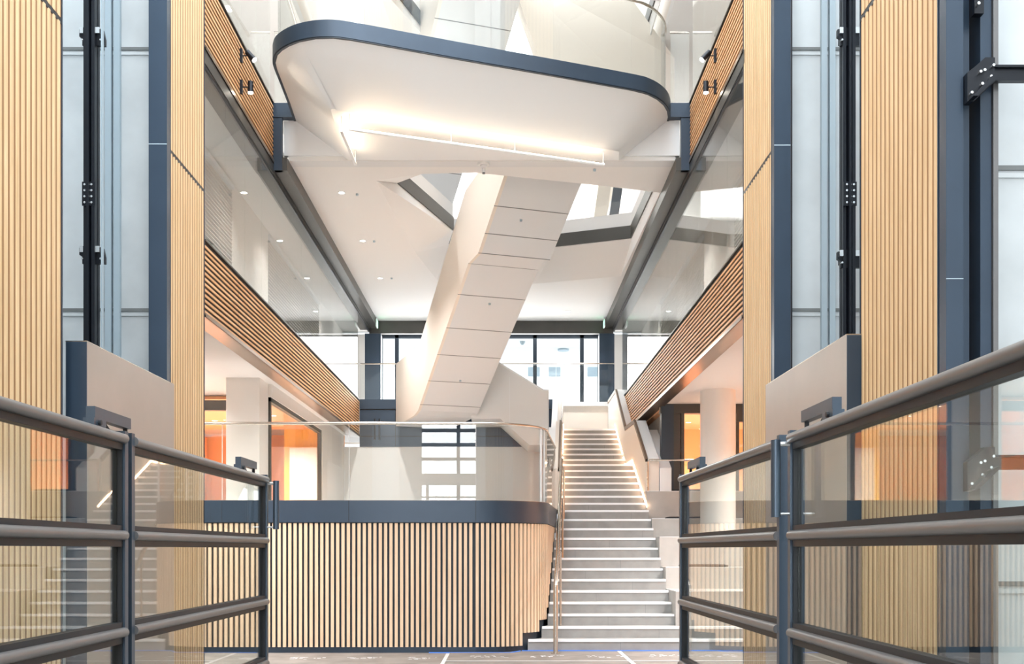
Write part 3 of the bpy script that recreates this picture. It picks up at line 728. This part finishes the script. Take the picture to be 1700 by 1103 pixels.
# detectors, downlights, exit signs
def disc(x, y, z, r, h, mat, name, parent=None, **k): return obj(name, MB().tube([(x, y, z), (x, y, z - h)], r, 20), mat, parent, smooth=True, **k)
t = empty('smoke_detector', (-.325, 15.75, ZC), 'round smoke detector with small sprinkler on the ceiling below the balcony', 'smoke detector')
disc(-.325, 15.75, 7.382, .085, .03, 'greywall', 'base', t); disc(-.325, 15.75, 7.352, .05, .02, 'soffit', 'cap', t)
t = empty('sprinkler', (-.325, 15.9, ZC), 'small sprinkler head hanging under the ceiling behind the smoke detector', 'sprinkler')
disc(-.325, 15.95, 7.383, .03, .07, 'whiteb', 'body', t); disc(-.325, 15.95, 7.313, .022, .02, 'steelgrey', 'head', t)
dl = None
pos = [(-2.689, 17.05), (-2.707, 19.708), (-2.701, 22.418), (-2.318, 25.531), (1.56, 25.531)]
lbl = ['recessed downlight nearest the bridge on the left of the white ceiling', 'second recessed downlight from the bridge on the left of the ceiling',
       'third recessed downlight from the bridge on the left of the ceiling', 'recessed downlight at the back left above the windows', 'recessed downlight at the back right above the windows']
def downlight(x, y, z, label, group, power, col=(1, .96, .92)):
    global dl
    if dl is None:
        t = empty('downlight', (x, y, z), label, 'downlight', group)
        mb = MB(); n = 20
        ri = [[(x + r * math.cos(2 * PI * i / n), y + r * math.sin(2 * PI * i / n), zz) for i in range(n)] for r, zz in ((.065, z), (.065, z - .006), (.045, z - .006), (.045, z - .001))]
        mb.loft(ri, caps=False); obj('ring', mb, 'whiteb', t, smooth=True)
        obj('lens', MB().tube([(x, y, z - .001), (x, y, z - .004)], .044, 16), 'lamp', t)
        dl = t
    else:
        t = copy_tree(dl); t.location = (x, y, z); t['label'] = label; t['group'] = group
    if power:
        l = bpy.data.lights.new('downlight_beam', 'SPOT'); l.energy = power; l.color = col; l.spot_size = 2.3; l.spot_blend = 1; l.shadow_soft_size = .06
        lo = bpy.data.objects.new('downlight_beam', l); COL.objects.link(lo); lo.location = (0, 0, -.03); lo.parent = t
    return t
t0 = None
for (x, y), lb in zip(pos, lbl): downlight(x, y, ZC, lb, 'downlights in the white ceiling', 230)
for sg, xx, nm in ((1, -3.70, 'left'), (-1, 3.01, 'right')):
    for i, y in enumerate((13.2, 16.0, 18.8, 21.6, 24.4)):
        downlight(xx, y, 7.40, 'recessed downlight behind the upper %s glass, number %s from the front' % (nm, ('one', 'two', 'three', 'four', 'five')[i]), 'downlights in the upper corridors', 230, (1, .96, .90))
for (x, y, z, lb) in ((-5.2, 16.4, 4.235, 'downlight in the ceiling before the orange room at left'), (4.4, 15.6, 4.235, 'downlight above the right seating tiers'), (-4.6, 13.6, 4.235, 'added fill downlight in the lower left ceiling near the narrow slat pier'), (-5.9, 14.6, 4.235, 'added fill downlight deep in the lower left ceiling'), (5.6, 16.4, 4.235, 'added fill downlight right of the round white column'), (3.9, 13.4, 4.235, 'added fill downlight in the lower right ceiling near the narrow slat pier')):
    downlight(x, y, z, lb, 'downlights over the lower side areas', 520)  # the last four are added fill, to brighten columns and ceilings
for i, (x, y) in enumerate(((-4.6, 19.2), (-4.6, 20.6), (-4.6, 22.0), (-6.0, 19.4), (-6.0, 21.4), (3.7, 20.3), (3.85, 21.7), (5.0, 20.4), (5.0, 21.6))):
    downlight(x, y, 4.169, 'small downlight in the orange ceiling of the %s room, %s' % ('left' if x < 0 else 'right', ('nearest the window', 'second along the window', 'third along the window', 'back row', 'far corner', 'nearest the round column', 'behind the round column', 'front row', 'back row')[i]),
              'downlights in the orange rooms', 300, (1, .62, .38))
for x, y, lb in ((-2.4, 17.2, 'added fill downlight on the second floor ceiling at left above the balcony'), (-2.2, 22.0, 'added fill downlight on the second floor ceiling at left behind the void'), (-.8, 25.5, 'added fill downlight on the second floor ceiling in the middle at the back'),
                 (1.6, 25.8, 'added fill downlight on the second floor ceiling at right at the back'), (2.3, 24.0, 'added fill downlight on the second floor ceiling beside the right wall')):
    downlight(x, y, ZC + 3.15, lb, 'added fill downlights of the second floor', 330)  # lamps added to brighten the second floor seen through the void
for x, y, nm in ((-3.24, 26.2, 'left'), (2.52, 26.2, 'right')):
    t = empty('exit_sign', (x, y, 7.0), 'small green lit exit sign plate at the back %s corner of the ceiling' % nm, 'exit sign')
    obj('plate', B(x - .012, x + .012, y - .15, y + .15, 7.13, 7.31), 'whiteb', t)
    s_ = 1 if x < 0 else -1
    obj('lit_face', B(x + s_ * .012 - .003, x + s_ * .012 + .003, y - .14, y + .14, 7.14, 7.30), 'green', t)
    obj('bracket', B(x - .01, x + .01, y - .02, y + .02, 7.31, ZC), 'whiteb', t)
for x, y, lb in ((-2.44, 17.107, 'tiny sprinkler head beside the nearest left downlight'), (-2.489, 19.708, 'tiny sprinkler head beside the second left downlight'), (-2.45, 22.4, 'tiny sprinkler head beside the third left downlight'), (1.389, 16.0, 'tiny sprinkler head under the ceiling right of the lamp end')):
    disc(x, y, ZC - .001, .022, .03, 'cable', 'sprinkler', label=lb, cat='sprinkler', group='sprinkler heads in the white ceiling')

# spotlights on the upper bands
def spot(xw, sg, y, z, tilt, label):
    t = empty('spotlight', (xw, y, z), label, 'spotlight', 'black spotlights on the upper slat bands')
    e = lambda a: xw + sg * a
    obj('mounting_bar', B(min(e(0), e(.03)), max(e(0), e(.03)), y - .02, y + .02, z - .09, z + .09), 'black', t)
    obj('arm', MB().tube([(e(.03), y, z), (e(.10), y, z)], .008, 8), 'black', t)
    dx = math.sin(tilt) * sg; dz = -math.cos(tilt)
    c = Vector((e(.135), y, z)); d = Vector((dx, 0, dz)); a = c - d * .07; b = c + d * .07
    obj('lamp_head', MB().tube([tuple(a), tuple(b)], .036, 16), 'black', t, smooth=True)
    obj('lens', MB().tube([tuple(b), tuple(b + d * .012)], .032, 14), 'lamp', t)
    l = bpy.data.lights.new('spot_beam', 'SPOT'); l.energy = 12; l.color = (1, .8, .6); l.spot_size = 1.6; l.spot_blend = .6; l.shadow_soft_size = .04
    lo = bpy.data.objects.new('spot_beam', l); COL.objects.link(lo); lo.parent = t; lo.location = b + d * .03 - Vector((xw, y, z)); lo.rotation_euler = (0, -tilt * sg, 0)
spot(XL + .002, 1, 13.55, 7.97, .75, 'upper black spotlight on the left slat band, tilted outwards')
spot(XL + .002, 1, 13.55, 7.56, .0, 'lower black spotlight on the left slat band, pointing down')
spot(XR - .002, -1, 13.55, 7.97, .75, 'upper black spotlight on the right slat band, tilted outwards')
spot(XR - .002, -1, 13.55, 7.56, .0, 'lower black spotlight on the right slat band, pointing down')

# ================================================================== DIAGONAL STAIRCASE
def diagonal_stair(ox, oy, dz, label):
    t = empty('diagonal_staircase', (ox, oy, 4.4 + dz), label, 'staircase')
    th = math.radians(18.8); dv = (-math.sin(th), math.cos(th)); cv = (math.cos(th), math.sin(th)); W = 1.36
    bot = [(-.25, 7.82), (0, 7.66), (1.45, 6.755), (2.07, 6.73), (5.84, 4.525), (6.2, 4.46), (8.0, 4.42)]
    top = [(8.0, 5.9), (5.76, 5.92), (2.26, 8.12), (1.5, 8.18), (0, 9.05), (-.25, 9.15)]
    P = lambda s, w_, z: (ox + dv[0] * s + cv[0] * w_, oy + dv[1] * s + cv[1] * w_, z + dz)
    body = bot + [(s, z + .22) for s, z in reversed(bot)]
    obj('flight', MB().loft([[P(s, .03, z) for s, z in body], [P(s, W - .03, z) for s, z in body]]), 'soffit', t)
    for nm, w0, w1 in (('left_parapet', -.0, .06), ('right_parapet', W - .06, W)):
        pl_ = [(s, z - .002) for s, z in bot] + top
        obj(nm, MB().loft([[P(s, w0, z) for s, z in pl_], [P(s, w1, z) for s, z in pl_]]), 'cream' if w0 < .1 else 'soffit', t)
    # panel joints across the underside
    def zb(s):
        for (a, za), (b, zb_) in zip(bot, bot[1:]):
            if a <= s <= b: return za + (zb_ - za) * (s - a) / (b - a), (zb_ - za) / (b - a)
    mb = MB()
    for s in (.56, 1.07, 1.45, 2.07, 2.76, 3.56, 4.25, 4.97, 5.66):
        z, sl = zb(s - .001); 
        q = [(s - .006, z - .004 - sl * .006), (s + .006, z - .004 + sl * .006), (s + .006, z + .01 + sl * .006), (s - .006, z + .01 - sl * .006)]
        mb.loft([[P(a, .0, b) for a, b in q], [P(a, W, b) for a, b in q]])
    obj('panel_joint', mb, 'joint', t)
    # steps on the upper side
    mb = MB(); n = 11
    for i in range(n):
        s0 = 2.3 + i * .3; z0 = zb(s0)[0] - .05; mb.loft([[P(a, .06, b) for a, b in ((s0, z0 + .15), (s0 + .3, z0 + .15), (s0 + .3, z0 + .40), (s0, z0 + .40))], [P(a, W - .06, b) for a, b in ((s0, z0 + .15), (s0 + .3, z0 + .15), (s0 + .3, z0 + .40), (s0, z0 + .40))]])
    obj('steps', mb, 'soffit', t)
    return t, P, zb
ds, P, zb = diagonal_stair(0.0, 16.94, 0, 'white diagonal staircase hanging between the bridge and the first floor')
for s, w_, lb in ((.75, .55, 'upper flight'), (2.9, .68, 'middle'), (4.9, .68, 'lower end')):
    x, y, z = P(s, w_, zb(s)[0]); disc(x, y, z - .002, .022, .035, 'cable', 'sprinkler', label='tiny sprinkler head under the diagonal staircase, at its ' + lb, cat='sprinkler', group='sprinkler heads under the diagonal staircase')
diagonal_stair(-1.0, 16.9, 3.15, 'second white diagonal staircase partly visible above the balcony')
# sloping white soffit seen above the balcony on the right
t = empty('sloping_flight', (1.5, 18, 8.2), 'cream sloping stair flight above the balcony at right', 'staircase')
obj('flight', MB().loft([[(.05, 17.6, 11.4), (.62, 17.6, 9.75), (3.0, 18.3, 8.9), (3.0, 18.3, 10.2), (1.2, 17.6, 12.2)], [(-.1, 19.2, 12.4), (.55, 19.2, 10.6), (2.7, 20, 9.6), (2.7, 20, 10.9), (1.2, 19.2, 12.9)]]), 'cream', t)

# landing wall joining the staircases
t = empty('stair_landing', (0, 23.1, 4.3), 'white landing wall right of the diagonal staircase with sloping top edge', 'landing')
lp = [(-.75, 4.42), (-.10, 4.42), (.55, 3.83), (.98, 3.83), (.98, 5.05), (.86, 5.05), (-.17, 5.68), (-.75, 6.0)]
obj('wall_panel', MB().prism_y(lp, 23.05, 24.68), 'greywall', t)
obj('cap', MB().prism_y([(-.2, 5.68), (.86, 5.035), (.98, 5.035), (.98, 5.065), (.87, 5.065), (-.2, 5.72)], 23.03, 23.3), 'whiteb', t)
obj('panel_joint', B(.1, .108, 23.045, 23.05, 4.3, 5.35), 'whiteb', t)

# ================================================================== BACK WINDOWS
def backwin(name, z0, z1, xs, label, louvres=None):
    t = empty(name, (-.4, 28.4, z0), label, 'window'); t['kind'] = 'structure'
    mb = MB()
    for x in xs: mb.box(x - .05, x + .05, 28.36, 28.46, z0, z1)
    mb.box(xs[0], xs[-1], 28.36, 28.46, z1 - .10, z1).box(xs[0], xs[-1], 28.36, 28.46, z0, z0 + .05)
    obj('frame', mb, 'bluedk', t)
    for a, b in zip(xs, xs[1:]): pane(a + .05, b - .05, 28.40, 28.412, z0 + .05, z1 - .1, t)
    if louvres:
        mb = MB()
        for z in louvres: mb.box(xs[0], xs[-1], 28.75, 28.95, z, z + .08)
        obj('louvre', mb, 'cable', t)
xs = [-3.40, -2.96, -.9, .827, 2.116, 2.60]
backwin('window_9', 4.45, 7.40, xs, 'back windows with dark mullions behind the diagonal staircase')
backwin('window_10', 8.2, 10.5, [-3.4, -1.9, -.4, 1.1, 2.6], 'upper floor back windows with horizontal louvres seen through the void', (8.5, 8.95, 9.4, 9.85))
struct('wall_back_upper', MB().box(-8, -3.4, 28.36, 28.5, 4.4, 7.4).box(2.6, 7.4, 28.36, 28.5, 4.4, 7.4).box(-3.45, 2.65, 28.3, 28.5, 7.4, 8.2), 'white', 'white wall beside the back windows', 'wall')
struct('wall_back_head', B(XL - .02, XR + .02, 26.6, 26.75, 7.06, 7.39), 'darksteel', 'dark header beam over the back windows', 'wall')
for x0, x1, nm in ((-3.6, -3.19, 'left'), (2.43, 2.82, 'right')):
    obj('steel_column', B(x0, x1, 26.62, 26.9, 4.33, 7.06), 'blue', label='wide dark blue column at the back %s corner of the first floor' % nm, cat='column', group=None)
g = empty('glass_balustrade', (1.3, 26.35, 5.2), 'glass balustrade with thin rail across the back windows above the stairs', 'balustrade')
pane(-.3, 1.3, 26.32, 26.332, 4.45, 6.2, g); pane(1.31, 2.76, 26.32, 26.332, 4.33, 6.2, g)
obj('handrail', MB().tube([(-.3, 26.3, 6.23), (2.78, 26.3, 6.23)], .02, 8), 'inox', g, smooth=True)
# level two interior seen through the void
struct('wall_core_upper', B(.95, 2.0, 24.5, 24.7, 8.19, 10.2), 'greywall', 'grey core wall on the second floor seen through the void', 'wall')
obj('leaning_column', MB().prism_y([(1.9, 8.19), (2.15, 8.19), (2.5, 10.3), (2.2, 10.3)], 23.4, 23.7), 'cream', label='leaning cream column on the second floor behind the void', cat='column')
obj('steel_column', MB().prism_y([(2.2, 8.19), (2.4, 8.19), (2.7, 10.3), (2.5, 10.3)], 22.6, 22.8), 'blue', label='leaning blue steel column on the second floor behind the void', cat='column')
g = empty('glass_balustrade', (1.7, 21, 8.19), 'glass balustrade on the second floor along the far edge of the void', 'balustrade')
for a, b in (((1.0, 21.16), (1.75, 20.87)), ((1.76, 20.865), (2.5, 20.58))):
    obj('pane', MB().prism([a, b, (b[0], b[1] + .014), (a[0], a[1] + .014)], 8.185, 9.2), 'glass', g)
obj('handrail', MB().tube([(-.4, 21.1, 9.22), (1.0, 21.16, 9.22), (2.5, 20.58, 9.22)], .02, 8), 'inox', g, smooth=True)

# ================================================================== OUTSIDE
struct('outside_canopy', MB().box(-7, 7, 28.6, 34, 7.5, 7.65), 'greywall', 'white canopy soffit outside the back windows', 'canopy')
for x, y, lb in ((1.74, 29.3, 'round white lamp on the canopy soffit outside, nearer the glass'), (1.75, 30.95, 'round white lamp on the canopy soffit outside, farther away')):
    disc(x, y, 7.5, .17, .05, 'cable', 'canopy_lamp', label=lb, cat='lamp', group='round lamps on the outside canopy')
t = empty('dome_camera', (.5, 30, 7.7), 'white dome camera hanging under the outside canopy', 'camera')
disc(.5, 29.3, 7.5, .10, .08, 'whiteb', 'base', t); obj('dome', MB().tube([(.5, 29.3, 7.42), (.5, 29.3, 7.35), (.5, 29.3, 7.30)], [.085, .07, .03], 16), 'cable', t, smooth=True)
t = empty('neighbour_building', (0, 40, 0), 'pale rendered building with small blue windows outside', 'building')
obj('facade', B(-14, 14, 40, 41, 0, 9.6), 'render', t)
for x in (-2.6, -1.6, .9, 1.7, 3.2, 4.2):
    for z in (5.9, 8.2): obj('window', B(x, x + .45, 39.95, 40, z, z + .95), 'paneblue', t)
struct('ground', B(-30, 30, 30, 60, -.3, 0), 'render', 'pale paving outside', 'ground')

# ================================================================== GATES
def gate(A, Bp, label, side, handle_end=None, closer_at=None, near_end_post=True):
    # A near end, B far end (plan); side: +1 if the hall centre lies towards +X
    A = Vector(A); Bp = Vector(Bp); d = (Bp - A); L = d.length; d.normalize(); nrm = Vector((d.y, -d.x)) * side
    if side < 0: nrm = Vector((-d.y, d.x)); 
    nrm = Vector((abs(nrm.x) * side, nrm.y))
    t = empty('glass_gate', ((A.x + Bp.x) / 2, (A.y + Bp.y) / 2, 0), label, 'gate', 'tall glazed gate leaves with grey rails')
    def P(s, u, z): q = A + d * s + nrm * u; return (q.x, q.y, z)
    def bar(mb, s0, s1, prof_): mb.loft([[P(s0, u, z) for u, z in prof_], [P(s1, u, z) for u, z in prof_]])
    H = 2.235
    for s0, s1 in ((0, .055), (L - .055, L)):
        mb = MB(); bar(mb, s0, s1, [(-.045, 0), (.045, 0), (.045, H), (-.045, H)])
        obj('post', mb, 'gate', t)
        mb = MB(); q = (s1, s1 + .018) if s0 == 0 else (s0 - .018, s0)
        bar(mb, q[0], q[1], [(-.03, .03), (.03, .03), (.03, 2.17), (-.03, 2.17)]); obj('inner_bead', mb, 'lip', t)
    tops = [2.218, 1.62, 1.02, .42]
    for z in tops:
        c = z - .032; pr = []
        for k in range(-4, 5):
            a = k * PI / 8; pr.append((.04 + .030 * math.cos(a), c + .030 * math.sin(a)))
        for k in range(4, 13):
            a = k * PI / 8; pr.append((-.04 + .030 * math.cos(a), c + .030 * math.sin(a)))
        mb = MB(); bar(mb, .05, L - .05, pr); obj('rail', mb, 'steelgrey', t, smooth=True)
        mb = MB()
        bar(mb, .055, L - .055, [(-.032, c - .07), (.032, c - .07), (.032, c - .02), (-.032, c - .02)])
        if z < 2: bar(mb, .055, L - .055, [(-.032, c + .02), (.032, c + .02), (.032, c + .062), (-.032, c + .062)])
        obj('glazing_bead', mb, 'lip', t)
    mb = MB(); bar(mb, .05, L - .05, [(-.04, .03), (.04, .03), (.04, .12), (-.04, .12)]); obj('bottom_rail', mb, 'gate', t)
    zs = [(1.65, 2.12), (1.05, 1.52), (.45, .92), (.12, .32)]
    for a, b in zs:
        mb = MB(); bar(mb, .073, L - .073, [(-.005, a), (.005, a), (.005, b), (-.005, b)]); obj('pane', mb, 'gglass', t)
    if handle_end is not None:
        s = handle_end
        h = MB(); c = P(s, .13, 0); h.tube([(c[0], c[1], 1.70), (c[0], c[1], 2.175)], .030, 18)
        ho = obj('handle', h, 'gate', t, smooth=True)
        for zz in (1.72, 2.15):
            pa, pb = P(s, .04, zz), P(s, .105, zz)
            obj('pin', MB().tube([pa, pb], .009 if zz < 2 else .016, 8), 'zinc', ho, smooth=True)
    if closer_at:
        for s in closer_at:
            cb = MB(); bar(cb, s, s + .58, [(-.026, 2.262), (.026, 2.262), (.026, 2.33), (-.026, 2.33)])
            co = obj('closer', cb, 'gate', t)
            cb = MB(); bar(cb, s - .02, s + .16, [(-.035, 2.216), (.03, 2.216), (.03, 2.262), (-.035, 2.262)]); 
            obj('closer_bracket', cb, 'gate', co)
            obj('closer_arm', MB().tube([P(s + .2, .0, 2.262), P(s + .3, .0, 2.215)], .008, 6), 'lip', co); obj('closer_foot', MB().tube([P(s + .55, 0, 2.262), P(s + .55, 0, 2.214)], .014, 8), 'lip', co); obj('screw', MB().tube([P(s + .05, .03, 2.24), P(s + .05, .045, 2.24)], .016, 8), 'lip', co)
    return t
gate((-2.395, 6.52), (-2.375, 10.2), 'far left glass gate leaf with vertical handle, beside the slatted platform', 1, handle_end=3.64, closer_at=(2.72,))
gate((-2.39, 2.6), (-2.395, 6.46), 'near left glass gate leaf at the left edge of the view', 1, closer_at=(3.38,))
gate((1.80, 6.62), (1.755, 10.15), 'far right glass gate leaf in front of the seating blocks', -1, closer_at=(2.62,))
gate((1.82, 2.4), (1.80, 6.42), 'near right glass gate leaf with vertical handle, large at the right edge', -1, handle_end=3.98, closer_at=(3.22,))
